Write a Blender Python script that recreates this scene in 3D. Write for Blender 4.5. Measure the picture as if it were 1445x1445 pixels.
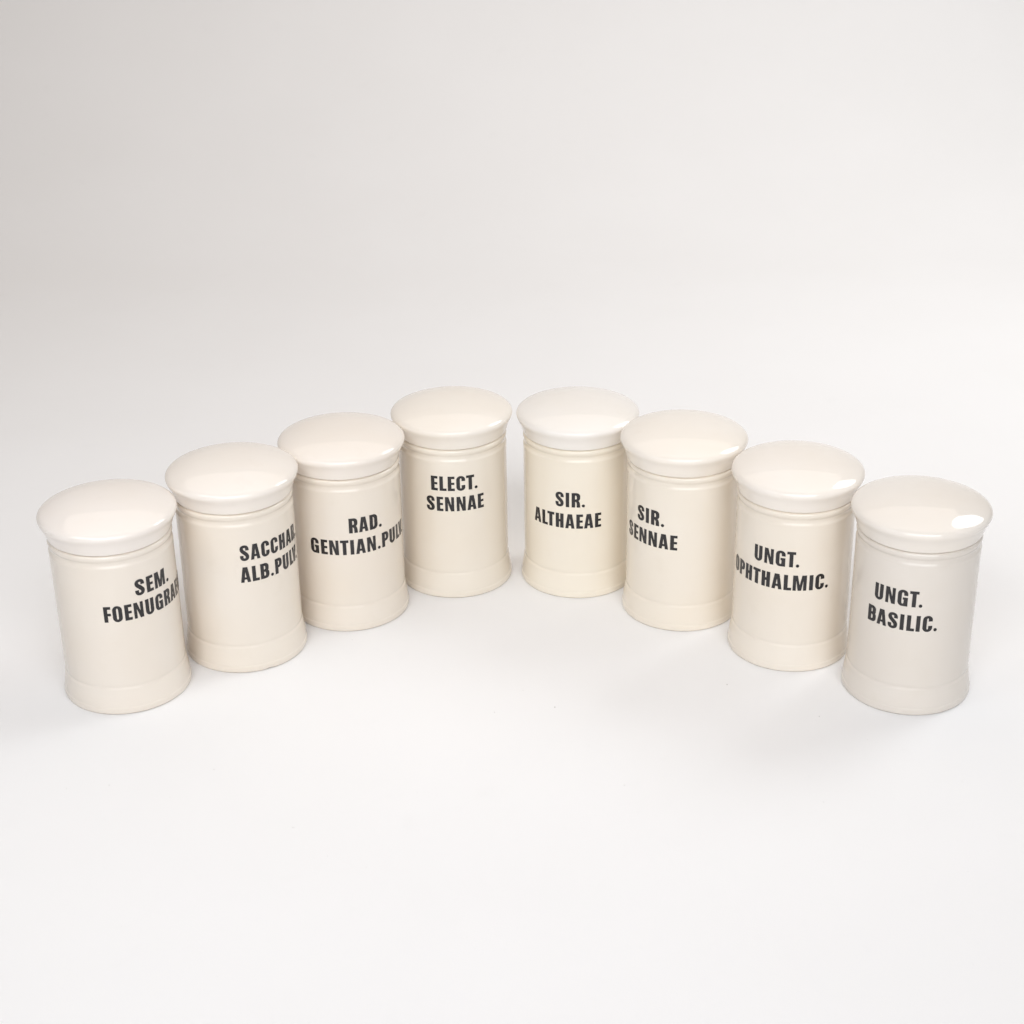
import bpy, bmesh, math, random
from mathutils import Vector, Matrix, noise
from mathutils.geometry import tessellate_polygon

CM = 0.01
scene = bpy.context.scene
for o in list(bpy.data.objects):
    bpy.data.objects.remove(o, do_unlink=True)
col = scene.collection

# ------------------------------------------------------------------ camera
CAM_H = 73.613 * CM
cam_d = bpy.data.cameras.new('camera')
cam_d.sensor_width = 36.0
cam_d.lens = 36.0 * 2478.78 / 1445.0
cam_d.clip_start = 0.05
cam_d.clip_end = 50.0
cam = bpy.data.objects.new('camera', cam_d)
cam.location = (0, 0, CAM_H)
cam.rotation_euler = (Matrix.Rotation(math.radians(90 - 25.977), 3, 'X')
                      @ Matrix.Rotation(math.radians(-0.961), 3, 'Z')).to_euler()
col.objects.link(cam)
scene.camera = cam

# ------------------------------------------------------------------ world, lamps, exposure
world = bpy.data.worlds.new('World')
scene.world = world
world.use_nodes = True
WORLD_COL = (1.0, 0.97, 0.94)
WORLD_STR = 0.012
bg = world.node_tree.nodes['Background']
bg.inputs['Color'].default_value = (*WORLD_COL, 1)
bg.inputs['Strength'].default_value = WORLD_STR

def softbox(name, loc, aim, sx, sy, power, color, spread=180, shape='RECTANGLE'):
    d = bpy.data.lights.new(name, 'AREA')
    d.shape = shape
    d.size, d.size_y = sx * CM, sy * CM
    d.energy = power
    d.color = color
    d.spread = math.radians(spread)
    o = bpy.data.objects.new(name, d)
    o.location = Vector(loc) * CM
    o.rotation_euler = (Vector(aim) - Vector(loc)).to_track_quat('-Z', 'Y').to_euler()
    col.objects.link(o)
    return o

softbox('key_softbox', (118, 186, 118), (20, 215, 5), 90, 74, 7.2, (0.95, 0.98, 1.0), 150, 'ELLIPSE')
softbox('front_softbox', (10, -20, 140), (10, 150, 5), 180, 100, 11.2, (0.945, 0.96, 1.0), 102)
softbox('low_front_fill', (0, -60, 40), (0, 140, 8), 200, 50, 6.0, (1.0, 0.98, 0.95))  # added area lamp, brightens the jar fronts from low down
softbox('overhead_fill', (-6, 210, 190), (-6, 210.01, 0), 290, 205, 18.6, (1.0, 0.885, 0.79))  # added overhead lamp, sized so the lids reflect it without an edge
softbox('side_softbox', (-70, 75, 95), (0, 140, 5), 60, 30, 2.5, (0.98, 0.99, 1.0))

vs = scene.view_settings
vs.view_transform = 'Standard'
vs.look = 'None'
vs.exposure = 0.0
vs.gamma = 1.0
vs.use_curve_mapping = False
scene.render.engine = 'CYCLES'
scene.cycles.use_denoising = True
scene.cycles.max_bounces = 16
scene.cycles.diffuse_bounces = 10
scene.cycles.glossy_bounces = 6

# ------------------------------------------------------------------ materials
def new_mat(name):
    m = bpy.data.materials.new(name)
    m.use_nodes = True
    nt = m.node_tree
    return m, nt, nt.nodes['Principled BSDF']

def node(nt, typ, **kw):
    n = nt.nodes.new(typ)
    for k, v in kw.items():
        setattr(n, k, v)
    return n

def mix_color(nt, fac, a, b, mode='MIX'):
    n = node(nt, 'ShaderNodeMix', data_type='RGBA', blend_type=mode)
    for sock, v in ((n.inputs[0], fac), (n.inputs[6], a), (n.inputs[7], b)):
        if hasattr(v, 'is_output'):
            nt.links.new(v, sock)
        elif isinstance(v, tuple):
            sock.default_value = (*v, 1)
        else:
            sock.default_value = v
    return n.outputs[2]

def ramp(nt, src, p0, p1, lo=0.0, hi=1.0):
    n = node(nt, 'ShaderNodeMapRange')
    nt.links.new(src, n.inputs[0])
    n.inputs[1].default_value, n.inputs[2].default_value = p0, p1
    n.inputs[3].default_value, n.inputs[4].default_value = lo, hi
    return n.outputs[0]

def noise_node(nt, vec, scale, detail=3.0, rough=0.5):
    n = node(nt, 'ShaderNodeTexNoise')
    n.inputs['Scale'].default_value = scale
    n.inputs['Detail'].default_value = detail
    n.inputs['Roughness'].default_value = rough
    nt.links.new(vec, n.inputs['Vector'])
    return n.outputs['Fac']

def ceramic():
    """ivory glazed earthenware; the tint of each jar comes from its object colour"""
    m, nt, p = new_mat('ivory_glaze')
    tc = node(nt, 'ShaderNodeTexCoord')
    info = node(nt, 'ShaderNodeObjectInfo')
    off = node(nt, 'ShaderNodeVectorMath', operation='ADD')
    mul = node(nt, 'ShaderNodeVectorMath', operation='SCALE')
    mul.inputs['Scale'].default_value = 3.0
    comb = node(nt, 'ShaderNodeCombineXYZ')
    for k in range(3):
        nt.links.new(info.outputs['Random'], comb.inputs[k])
    nt.links.new(comb.outputs[0], mul.inputs[0])
    nt.links.new(tc.outputs['Object'], off.inputs[0])
    nt.links.new(mul.outputs[0], off.inputs[1])
    vec = off.outputs[0]
    big = noise_node(nt, vec, 14.0, 3.0)
    c = mix_color(nt, ramp(nt, big, 0.3, 0.7, 0.0, 0.5), info.outputs['Color'], (0.96, 0.93, 0.88), 'MULTIPLY')
    # faint tea-coloured smudges and scuffs
    smudge = noise_node(nt, vec, 34.0, 5.0, 0.62)
    c = mix_color(nt, ramp(nt, smudge, 0.60, 0.78, 0.0, 0.10), c, (0.58, 0.49, 0.37))
    # pin holes and iron specks in the glaze
    vor = node(nt, 'ShaderNodeTexVoronoi')
    vor.inputs['Scale'].default_value = 55.0
    nt.links.new(vec, vor.inputs['Vector'])
    sep = node(nt, 'ShaderNodeSeparateColor')
    nt.links.new(vor.outputs['Color'], sep.inputs[0])
    pick = node(nt, 'ShaderNodeMath', operation='GREATER_THAN')
    nt.links.new(sep.outputs[0], pick.inputs[0])
    pick.inputs[1].default_value = 0.975
    dot = ramp(nt, vor.outputs['Distance'], 0.03, 0.015, 0.0, 0.6)
    both = node(nt, 'ShaderNodeMath', operation='MULTIPLY')
    nt.links.new(pick.outputs[0], both.inputs[0])
    nt.links.new(dot, both.inputs[1])
    c = mix_color(nt, both.outputs[0], c, (0.30, 0.24, 0.17))
    nt.links.new(c, p.inputs['Base Color'])
    fine = noise_node(nt, vec, 90.0, 4.0)
    nt.links.new(ramp(nt, fine, 0.3, 0.7, 0.025, 0.06), p.inputs['Roughness'])
    p.inputs['IOR'].default_value = 1.56
    b = node(nt, 'ShaderNodeBump')
    b.inputs['Strength'].default_value = 0.10
    b.inputs['Distance'].default_value = 0.002
    nt.links.new(noise_node(nt, vec, 28.0, 2.0), b.inputs['Height'])
    nt.links.new(b.outputs[0], p.inputs['Normal'])
    return m

def print_ink():
    m, nt, p = new_mat('black_print')
    tc = node(nt, 'ShaderNodeTexCoord')
    n = noise_node(nt, tc.outputs['Object'], 120.0, 4.0)
    c = mix_color(nt, ramp(nt, n, 0.35, 0.7), (0.014, 0.013, 0.014), (0.024, 0.022, 0.023))
    nt.links.new(c, p.inputs['Base Color'])
    p.inputs['Roughness'].default_value = 0.16
    p.inputs['IOR'].default_value = 1.5
    return m

def paper():
    m, nt, p = new_mat('white_paper')
    tc = node(nt, 'ShaderNodeTexCoord')
    n = noise_node(nt, tc.outputs['Object'], 5.0, 4.0)
    c = mix_color(nt, ramp(nt, n, 0.3, 0.7), (0.875, 0.872, 0.872), (0.862, 0.858, 0.856))
    sm = noise_node(nt, tc.outputs['Object'], 30.0, 5.0, 0.6)
    c = mix_color(nt, ramp(nt, sm, 0.62, 0.80, 0.0, 0.05), c, (0.60, 0.59, 0.58))
    nt.links.new(c, p.inputs['Base Color'])
    p.inputs['Roughness'].default_value = 0.62
    p.inputs['Specular IOR Level'].default_value = 0.25
    b = node(nt, 'ShaderNodeBump')
    b.inputs['Strength'].default_value = 0.12
    b.inputs['Distance'].default_value = 0.0006
    nt.links.new(noise_node(nt, tc.outputs['Object'], 900.0, 3.0), b.inputs['Height'])
    nt.links.new(b.outputs[0], p.inputs['Normal'])
    return m

def dust_mat():
    m, nt, p = new_mat('grey_dust')
    tc = node(nt, 'ShaderNodeTexCoord')
    n = noise_node(nt, tc.outputs['Object'], 60.0, 2.0)
    nt.links.new(mix_color(nt, ramp(nt, n, 0.35, 0.65), (0.22, 0.20, 0.18), (0.45, 0.43, 0.41)), p.inputs['Base Color'])
    p.inputs['Roughness'].default_value = 0.9
    return m

GLAZE, INK, PAPER, DUST = ceramic(), print_ink(), paper(), dust_mat()

def mesh_obj(name, bm, mat, parent=None, smooth=True):
    me = bpy.data.meshes.new(name)
    bm.to_mesh(me)
    bm.free()
    me.materials.append(mat)
    if smooth:
        for f in me.polygons:
            f.use_smooth = True
    o = bpy.data.objects.new(name, me)
    col.objects.link(o)
    if parent:
        o.parent = parent
    return o

# ------------------------------------------------------------------ the paper sweep
def sweep_profile():
    pts = []
    y0, R = 222.0, 95.0
    y = -120.0
    while y < y0:
        pts.append((y, 0.0))
        y += 5.0
    for i in range(0, 41):
        a = math.radians(90.0 * i / 40)
        pts.append((y0 + R * math.sin(a), R - R * math.cos(a)))
    z = R + 5
    while z < 260:
        pts.append((y0 + R, z))
        z += 8
    return pts

def build_sweep():
    bm = bmesh.new()
    prof = sweep_profile()
    xs = [-230 + 4 * i for i in range(0, 116)]
    rows = []
    for (y, z) in prof:
        row = []
        for x in xs:
            dy = dz = 0.0
            if y > 215:            # the roll hangs a little unevenly where it bends up
                k = min(1.0, (y - 215) / 30.0)
                w = noise.noise(Vector((x * 0.012, y * 0.012 + z * 0.012, 3.1)))
                dy = -0.55 * k * w
                # a soft handling crease in the bend
                t = abs(x - 25.0 - 0.02 * (z - 10))
                dy += 0.22 * k * math.exp(-(t / 4.5) ** 2) * math.exp(-((z - 13.0) / 9.0) ** 2)
            row.append(bm.verts.new((x * CM, (y + dy) * CM, (z + dz) * CM)))
        rows.append(row)
    for a, b in zip(rows[:-1], rows[1:]):
        for i in range(len(xs) - 1):
            bm.faces.new((a[i], a[i + 1], b[i + 1], b[i]))
    o = mesh_obj('paper_backdrop', bm, PAPER)
    o['kind'] = 'structure'
    o['label'] = 'seamless white paper sweep under and behind the jars'
    return o

build_sweep()

# ------------------------------------------------------------------ lettering: condensed bold capitals
CAPH = 1.335
T_, B_ = 0.230, 0.170       # stem and bar, in cap heights

def rounded(pts):
    """closed polygon; a vertex may carry (x, y, r_in, r_out) for a rounded corner"""
    out = []
    n = len(pts)
    for i, p in enumerate(pts):
        if len(p) == 2:
            out.append((p[0], p[1]))
            continue
        x, y = p[0], p[1]
        ri = p[2]
        ro = p[3] if len(p) > 3 else ri
        P = Vector((x, y))
        A = Vector(pts[i - 1][:2]) - P
        C = Vector(pts[(i + 1) % n][:2]) - P
        a = P + A.normalized() * ri
        c = P + C.normalized() * ro
        k = 0.5523
        h1 = a + (P - a) * k
        h2 = c + (P - c) * k
        for s in range(9):
            t = s / 8
            q = (1 - t) ** 3 * a + 3 * (1 - t) ** 2 * t * h1 + 3 * (1 - t) * t * t * h2 + t ** 3 * c
            out.append((q.x, q.y))
    return out

def stroke(pts):
    """outline of a thick smooth line through (x, y, width)"""
    P = []
    ext = [pts[0]] + list(pts) + [pts[-1]]
    for i in range(1, len(ext) - 2):
        p0, p1, p2, p3 = (Vector(q) for q in ext[i - 1:i + 3])
        for s in range(7):
            t = s / 7
            P.append(0.5 * ((2 * p1) + (p2 - p0) * t + (2 * p0 - 5 * p1 + 4 * p2 - p3) * t * t
                            + (3 * p1 - p0 - 3 * p2 + p3) * t ** 3))
    P.append(Vector(pts[-1]))
    L, R = [], []
    for i, p in enumerate(P):
        d = (P[min(i + 1, len(P) - 1)] - P[max(i - 1, 0)]).to_2d().normalized()
        nrm = Vector((-d.y, d.x)) * (p.z * 0.5)
        L.append((p.x + nrm.x, p.y + nrm.y))
        R.append((p.x - nrm.x, p.y - nrm.y))
    return L + R[::-1]

def glyphs():
    G = {}
    t, b = T_, B_
    def O_outer(w, r=0.27):
        return rounded([(0, -.012, r, .5 * w), (w, -.012, .5 * w, r), (w, 1.012, r, .5 * w), (0, 1.012, .5 * w, r)])
    def O_inner(w, r=0.12):
        i0, i1 = t, w - t
        h = (i1 - i0) * .5
        return rounded([(i0, b - .03, r, h), (i1, b - .03, h, r), (i1, 1.03 - b, r, h), (i0, 1.03 - b, h, r)])
    w = .435
    G['E'] = (w, [[(0, 0), (w, 0), (w, b), (t, b), (t, .425), (w - .02, .425), (w - .02, .575), (t, .575), (t, 1 - b), (w, 1 - b), (w, 1), (0, 1)]])
    w = .43
    G['F'] = (w, [[(0, 0), (t, 0), (t, .41), (w - .01, .41), (w - .01, .565), (t, .565), (t, 1 - b), (w, 1 - b), (w, 1), (0, 1)]])
    w = .44
    G['L'] = (w, [[(0, 0), (w, 0), (w, b), (t, b), (t, 1), (0, 1)]])
    w = .52
    c = w / 2
    G['T'] = (w, [[(c - t / 2, 0), (c + t / 2, 0), (c + t / 2, 1 - b), (w, 1 - b), (w, 1), (0, 1), (0, 1 - b), (c - t / 2, 1 - b)]])
    G['I'] = (t, [[(0, 0), (t, 0), (t, 1), (0, 1)]])
    w = .54
    G['H'] = (w, [[(0, 0), (t, 0), (t, .42), (w - t, .42), (w - t, 0), (w, 0), (w, 1), (w - t, 1), (w - t, .59), (t, .59), (t, 1), (0, 1)]])
    w = .59
    s = .185
    G['N'] = (w, [[(0, 0), (s, 0), (s, .60), (w - s - .035, 0), (w, 0), (w, 1), (w - s, 1), (w - s, .42), (s + .045, 1), (0, 1)]])
    w = .80
    c = w / 2
    s = .19
    G['M'] = (w, [[(0, 0), (s, 0), (s, .66), (c - .10, 0), (c + .10, 0), (w - s, .66), (w - s, 0), (w, 0), (w, 1), (w - .27, 1), (c, .36), (.27, 1), (0, 1)]])
    w = .61
    c = w / 2
    G['A'] = (w, [[(0, 0), (.205, 0), (.237, .19), (w - .237, .19), (w - .205, 0), (w, 0), (c + .145, 1), (c - .145, 1)],
                  [(.258, .33), (w - .258, .33), (c, .70)]])
    w = .59
    c = w / 2
    G['V'] = (w, [[(c - .13, 0), (c + .13, 0), (w, 1), (w - .215, 1), (c, .28), (.215, 1), (0, 1)]])
    w = .575
    G['O'] = (w, [O_outer(w), O_inner(w)])
    w = .565
    G['U'] = (w, [rounded([(0, 1), (0, -.012, .27, .5 * w), (w, -.012, .5 * w, .27), (w, 1), (w - t, 1), (w - t, b - .03, .11, (w - 2 * t) / 2),
                           (t, b - .03, (w - 2 * t) / 2, .11), (t, 1)])])
    w = .56
    G['C'] = (w, [rounded([(w, .37), (w, -.012, .25, .5 * w), (0, -.012, .5 * w, .27), (0, 1.012, .27, .5 * w), (w, 1.012, .5 * w, .25), (w, .655),
                           (w - t, .655), (w - t, 1.03 - b, .11, .5 * w - t), (t, 1.03 - b, .5 * w - t, .11),
                           (t, b - .03, .11, .5 * w - t), (w - t, b - .03, .5 * w - t, .11), (w - t, .37)])])
    w = .585
    G['G'] = (w, [rounded([(w, -.004), (w, .54), (w * .5, .54), (w * .5, .40), (w - t, .40), (w - t, b - .03, .12, .5 * w - t), (t, b - .03, .5 * w - t, .11),
                           (t, 1.03 - b, .11, .5 * w - t), (w - t, 1.03 - b, .5 * w - t, .11), (w - t, .665), (w, .665), (w, 1.012, .24, .5 * w),
                           (0, 1.012, .5 * w, .27), (0, -.010, .27, .44 * w)])])
    w = .56
    G['D'] = (w, [rounded([(0, 0), (w, 0, .27, .27), (w, 1, .27, .27), (0, 1)]),
                  rounded([(t, b), (w - t, b, .10, .12), (w - t, 1 - b, .12, .10), (t, 1 - b)])])
    w = .545
    G['P'] = (w, [rounded([(0, 0), (t, 0), (t, .385), (w, .385, .25, .25), (w, 1, .25, .25), (0, 1)]),
                  rounded([(t, .385 + b - .01), (w - t + .01, .385 + b - .01, .09, .10), (w - t + .01, 1 - b, .10, .09), (t, 1 - b)])])
    w = .56
    G['R'] = (w, [rounded([(0, 0), (t, 0), (t, .40), (w - t - .08, .40, .04, .04), (w - t - .005, .33, .05, .06), (w - t + .005, 0), (w, 0), (w - .015, .33, .12, .10),
                           (w - .11, .475), (w, .54, .09, .12), (w, 1, .22, .24), (0, 1)]),
                  rounded([(t, .40 + b - .01), (w - t + .005, .40 + b - .01, .07, .08), (w - t + .005, 1 - b, .09, .07), (t, 1 - b)])])
    w = .575
    G['B'] = (w, [rounded([(0, 0), (w, 0, .24, .24), (w, .52, .16, .10), (w - .09, .525), (w - .02, .54, .05, .12), (w - .02, 1, .22, .24), (0, 1)]),
                  rounded([(t, b), (w - t, b, .08, .09), (w - t, .44, .09, .08), (t, .44)]),
                  rounded([(t, .59), (w - t - .02, .59, .08, .08), (w - t - .02, 1 - b, .09, .08), (t, 1 - b)])])
    w = .565
    G['S'] = (w, [stroke([(w - .108, .665, .216), (w - .108, .77, .214), (w - .15, .88, .185), (w / 2, .926, .165), (.15, .875, .19), (.112, .765, .218),
                          (.150, .645, .228), (.27, .525, .232), (w - .152, .375, .230), (w - .111, .245, .218), (w - .15, .125, .19), (w / 2, .074, .165),
                          (.15, .12, .185), (.108, .23, .214), (.108, .335, .216)])])
    d = .205
    G['.'] = (d, [[(d / 2 + d / 2 * math.cos(a * math.pi / 10), d / 2 + d / 2 * math.sin(a * math.pi / 10)) for a in range(20)]])
    return G

GL = glyphs()
SIDE = {'A': (.035, .035), 'V': (.0, .0), 'T': (.02, .02), 'L': (.075, .005), 'E': (.08, .04), 'F': (.08, .03), 'C': (.06, .05), 'O': (.06, .06),
        'S': (.06, .06), 'G': (.06, .075), 'D': (.08, .06), 'P': (.08, .03), 'B': (.08, .05), 'R': (.08, .05), '.': (.06, .06)}
KERN = {'T.': -.06, 'LT': -.05, 'V.': -.06, 'LV': -.06, 'C.': -.02}

def layout(text):
    x = 0.0
    out = []
    for i, ch in enumerate(text):
        l, r = SIDE.get(ch, (.08, .08))
        if i:
            x += l + KERN.get(text[i - 1] + ch, 0.0)
        out.append((ch, x))
        x += GL[ch][0]
        end = x
        x += r
    return out, end

def wrap_line(parent, text, a0, a1, z0, radius):
    """one line of print following the wall; a0, a1 are arc positions of its ends"""
    lay, w = layout(text)
    k = (a1 - a0) / w
    bm = bmesh.new()
    for ch, x in lay:
        loops = GL[ch][1]
        polys = [[Vector((q[0], q[1], 0)) for q in lp] for lp in loops]
        flat = [v for lp in polys for v in lp]
        vs_ = [bm.verts.new((a0 + (x + v.x) * k, v.y * CAPH, 0)) for v in flat]
        for tri in tessellate_polygon(polys):
            try:
                bm.faces.new([vs_[i] for i in tri])
            except ValueError:
                pass
    bmesh.ops.recalc_face_normals(bm, faces=bm.faces)
    for f in bm.faces:
        if f.normal.z < 0:
            f.normal_flip()
    x = a0
    while x < a1:
        geom = bm.verts[:] + bm.edges[:] + bm.faces[:]
        bmesh.ops.bisect_plane(bm, geom=geom, plane_co=(x, 0, 0), plane_no=(1, 0, 0), dist=1e-6)
        x += 0.16
    bound = [e for e in bm.edges if len(e.link_faces) == 1]
    ext = bmesh.ops.extrude_edge_only(bm, edges=bound)
    low = {v for v in ext['geom'] if isinstance(v, bmesh.types.BMVert)}
    for v in bm.verts:
        r = radius - 0.02 if v in low else radius + 0.012
        a = v.co.x / radius
        v.co = Vector((r * math.sin(a), -r * math.cos(a), z0 + v.co.y)) * CM
    return mesh_obj('lettering', bm, INK, parent, smooth=False)

# ------------------------------------------------------------------ jars
SEG = 144
R_WALL = 4.70

def smooth_profile(ctrl, sub=5):
    """Catmull-Rom through (r, z); a point repeated twice stays a corner"""
    out = []
    n = len(ctrl)
    for i in range(n - 1):
        p1, p2 = Vector(ctrl[i]), Vector(ctrl[i + 1])
        p0 = Vector(ctrl[i - 1]) if i else p1
        p3 = Vector(ctrl[i + 2]) if i + 2 < n else p2
        d = (p2 - p1).length
        if d < 1e-6:
            continue
        m1 = (p2 - p0) * (d / max((p2 - p1).length + (p1 - p0).length, 1e-6))
        m2 = (p3 - p1) * (d / max((p3 - p2).length + (p2 - p1).length, 1e-6))
        for s in range(sub):
            t = s / sub
            q = ((2 * t ** 3 - 3 * t * t + 1) * p1 + (t ** 3 - 2 * t * t + t) * m1
                 + (-2 * t ** 3 + 3 * t * t) * p2 + (t ** 3 - t * t) * m2)
            out.append((max(q.x, 0.0), q.y))
    out.append(tuple(ctrl[-1]))
    return out

BODY = [(4.30, 0.06), (4.62, 0.0), (4.84, 0.012), (4.935, 0.07), (4.968, 0.18), (4.975, 0.36), (4.972, 0.50), (4.961, 0.56), (4.940, 0.605), (4.928, 0.66),
        (4.902, 0.95), (4.85, 1.35), (4.79, 1.75), (4.755, 2.02), (4.735, 2.14), (4.705, 2.23), (4.682, 2.31), (4.680, 2.39), (4.692, 2.47), (4.70, 2.58),
        (4.70, 2.75), (4.70, 5.0), (4.70, 9.0), (4.70, 12.5), (4.706, 12.76), (4.696, 12.87), (4.665, 12.95), (4.620, 13.03), (4.592, 13.12), (4.590, 13.24), (4.610, 13.36),
        (4.660, 13.45), (4.700, 13.56), (4.712, 13.68), (4.700, 13.765), (4.655, 13.835), (4.57, 13.89), (4.46, 13.935), (4.38, 13.95), (4.18, 13.95), (4.12, 13.90), (4.10, 13.7),
        (4.10, 1.2), (3.8, 0.8)]
LID = [(0.0, 16.82), (0.8, 16.805), (1.7, 16.745), (2.6, 16.63), (3.4, 16.47), (4.1, 16.275), (4.62, 16.085), (4.93, 15.94), (5.11, 15.81), (5.21, 15.69), (5.25, 15.56),
       (5.235, 15.43), (5.185, 15.29), (5.11, 15.14), (5.02, 14.96), (4.94, 14.76), (4.865, 14.54), (4.795, 14.32), (4.74, 14.14), (4.695, 14.04), (4.645, 13.99),
       (4.57, 13.965), (4.46, 13.95), (4.38, 13.945), (4.10, 13.945), (4.04, 13.9), (4.0, 13.6), (3.9, 13.25), (3.6, 13.22), (3.5, 13.5), (3.4, 15.5), (2.0, 15.95), (0.0, 16.05)]

def lathe(prof, seed, wob, chip=None):
    bm = bmesh.new()
    rings = []
    for (r, z) in prof:
        if r < 1e-4:
            rings.append([bm.verts.new((0, 0, z * CM))])
            continue
        ring = []
        for i in range(SEG):
            a = 2 * math.pi * i / SEG
            c, s = math.sin(a), -math.cos(a)
            w = wob * noise.noise(Vector((c * 1.1, s * 1.1, z * 0.22 + seed * 7.3)))
            rr = r + w
            zz = z
            if chip and z < 0.35:
                d = (a - chip[0] + math.pi) % (2 * math.pi) - math.pi
                k = math.exp(-(d / chip[1]) ** 2)
                rr -= 0.05 * k
                zz += 0.05 * k * (1 if z < 0.1 else 0)
            ring.append(bm.verts.new((rr * c * CM, rr * s * CM, zz * CM)))
        rings.append(ring)
    for A, B in zip(rings[:-1], rings[1:]):
        if len(A) == 1 and len(B) == 1:
            continue
        for i in range(SEG):
            j = (i + 1) % SEG
            if len(A) == 1:
                bm.faces.new((A[0], B[j], B[i]))
            elif len(B) == 1:
                bm.faces.new((A[i], A[j], B[0]))
            else:
                bm.faces.new((A[i], A[j], B[j], B[i]))
    bmesh.ops.recalc_face_normals(bm, faces=bm.faces)
    return bm

# label, place (cm), height and width factor, two lines as (text, arc start, arc end, base height), tints of body and lid
JARS = [
    ('cream lidded apothecary jar with lettering that begins SEM. FOENU', -30.995, 121.134, 0.981, 1.006,
     (('SEM.', 2.51, 5.80, 9.98), ('FOENUGRAECI', -0.05, 8.62, 8.10)), (0.795, 0.735, 0.662), (0.863, 0.811, 0.762)),
    ('cream lidded apothecary jar lettered SACCHAR. ALB.PULV. with chipped foot', -22.234, 127.041, 1.008, 1.0,
     (('SACCHAR.', 0.86, 7.20, 10.03), ('ALB.PULV.', 0.76, 7.05, 8.12)), (0.789, 0.725, 0.641), (0.856, 0.801, 0.739)),
    ('cream lidded apothecary jar lettered RAD. GENTIAN.PULV. on its wall', -14.029, 133.508, 0.995, 1.003,
     (('RAD.', 0.65, 3.58, 9.10), ('GENTIAN.PULV.', -2.80, 6.95, 7.14)), (0.778, 0.711, 0.625), (0.845, 0.786, 0.721)),
    ('cream lidded apothecary jar lettered ELECT. SENNAE on its wall', -5.045, 139.001, 0.997, 0.993,
     (('ELECT.', -1.80, 2.25, 10.20), ('SENNAE', -2.28, 2.81, 8.29)), (0.783, 0.721, 0.627), (0.85, 0.796, 0.723)),
    ('cream lidded apothecary jar lettered SIR. ALTHAEAE with a whiter lid', 5.767, 138.603, 0.993, 1.0,
     (('SIR.', -2.13, 0.42, 8.66), ('ALTHAEAE', -4.41, 1.87, 6.66)), (0.808, 0.746, 0.638), (0.858, 0.822, 0.775)),
    ('cream lidded apothecary jar lettered SIR. SENNAE on its wall', 14.346, 132.534, 1.005, 0.999,
     (('SIR.', -4.73, -2.02, 9.46), ('SENNAE', -6.20, -0.87, 7.49)), (0.807, 0.744, 0.65), (0.875, 0.821, 0.749)),
    ('cream lidded apothecary jar lettered UNGT. OPHTHALMIC. on its wall', 22.605, 125.739, 1.003, 0.994,
     (('UNGT.', -4.05, -0.29, 9.35), ('OPHTHALMIC.', -6.80, 2.24, 7.30)), (0.805, 0.742, 0.655), (0.873, 0.819, 0.754)),
    ('paler greyish white lidded apothecary jar lettered UNGT. BASILIC. on its wall', 30.905, 119.051, 0.991, 0.998,
     (('UNGT.', -4.20, -0.45, 9.34), ('BASILIC.', -4.69, 0.83, 7.29)), (0.725, 0.675, 0.615), (0.835, 0.79, 0.735)),
]

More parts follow.
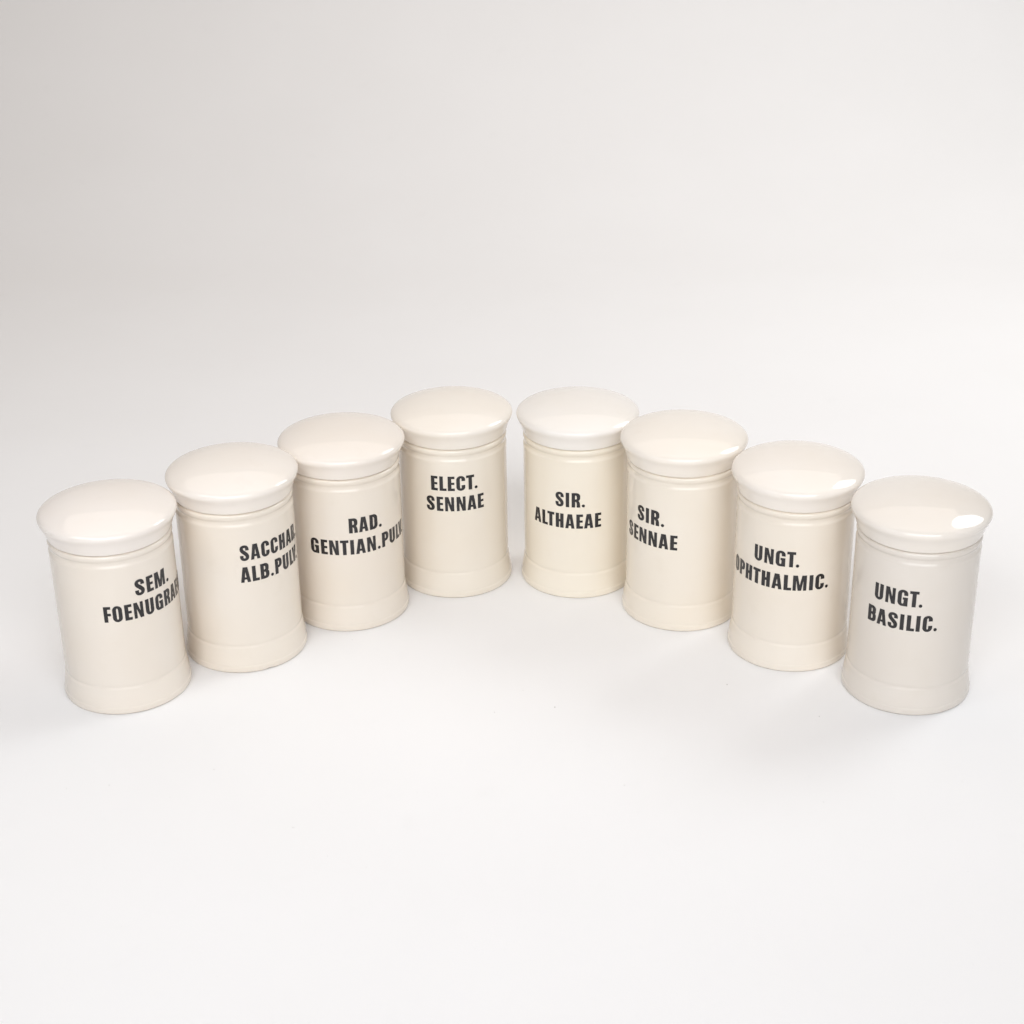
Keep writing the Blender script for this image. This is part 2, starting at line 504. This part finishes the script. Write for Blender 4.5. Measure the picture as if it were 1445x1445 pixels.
body_prof = smooth_profile(BODY, 4)
lid_prof = smooth_profile(LID, 4)
rng = random.Random(5)
for i, (label, x, y, fz, fr, lines, tint, lid_tint) in enumerate(JARS):
    root = bpy.data.objects.new('apothecary_jar', None)
    root.empty_display_size = 0.03
    root.location = (x * CM, y * CM, 0.0003)
    col.objects.link(root)
    root['label'] = label
    root['category'] = 'jar'
    root['group'] = 'lettered apothecary jars set out in an arc'
    chip = (math.radians(30.0), 0.05) if i == 1 else None
    body = mesh_obj('body', lathe([(r * fr, z * fz) for r, z in body_prof], i, 0.010, chip), GLAZE, root)
    body.color = (*tint, 1)
    lid = mesh_obj('lid', lathe([(r * fr, z * fz) for r, z in lid_prof], i + 20, 0.022), GLAZE, root)
    lid.color = (*lid_tint, 1)
    lid.location = ((rng.uniform(-.02, .02) - (0.09 if i == 5 else 0.0)) * CM, rng.uniform(-.02, .02) * CM, 0)
    lid.rotation_euler = (0, 0, rng.uniform(0, 6.28))
    for (text, a0, a1, z0) in lines:
        wrap_line(root, text, a0, a1, z0, R_WALL * fr + 0.008)

# ------------------------------------------------------------------ dust and crumbs on the paper
def floor_at(u, v):
    """point of the paper that the photograph shows at pixel (u, v)"""
    f, cx = 2478.78, 722.5
    pit = math.radians(25.977)
    ro = math.radians(0.961)
    X, Y = u - cx, v - cx
    a, b = (X * math.cos(ro) - Y * math.sin(ro)) / f, -(X * math.sin(ro) + Y * math.cos(ro)) / f
    d = Vector((a, math.cos(pit) + b * math.sin(pit), -math.sin(pit) + b * math.cos(pit)))
    t = CAM_H / -d.z
    return d.x * t, d.y * t

bm = bmesh.new()
spots = [(783, 998, .055), (698, 1005, .035), (881, 1108, .035), (413, 1168, .03), (302, 1086, .035), (154, 1108, .035), (94, 1113, .03), (738, 974, .03),
         (1156, 1011, .05), (1142, 1096, .025), (1162, 1132, .03), (1026, 966, .05), (497, 903, .03), (415, 1168, .025), (240, 1125, .02)]
for _ in range(30):
    spots.append((rng.uniform(20, 1420), rng.uniform(1030, 1400), rng.uniform(.008, .02)))
for (u, v, r) in spots:
    fx, fy = floor_at(u, v)
    mt = Matrix.Translation((fx, fy, r * CM * 0.15)) @ Matrix.Rotation(rng.uniform(0, 3.1), 4, 'Z') @ Matrix.Diagonal((1.0, rng.uniform(.5, 1.0), .35, 1))
    bmesh.ops.create_icosphere(bm, subdivisions=1, radius=r * CM, matrix=mt)
for v in bm.verts:
    v.co += Vector((noise.noise(v.co * 4000), noise.noise(v.co * 4000 + Vector((9, 0, 0))), 0)) * 0.00006
dust = mesh_obj('dust', bm, DUST)
dust['kind'] = 'stuff'
dust['label'] = 'tiny grey dust specks scattered on the white paper'
dust['category'] = 'dust'
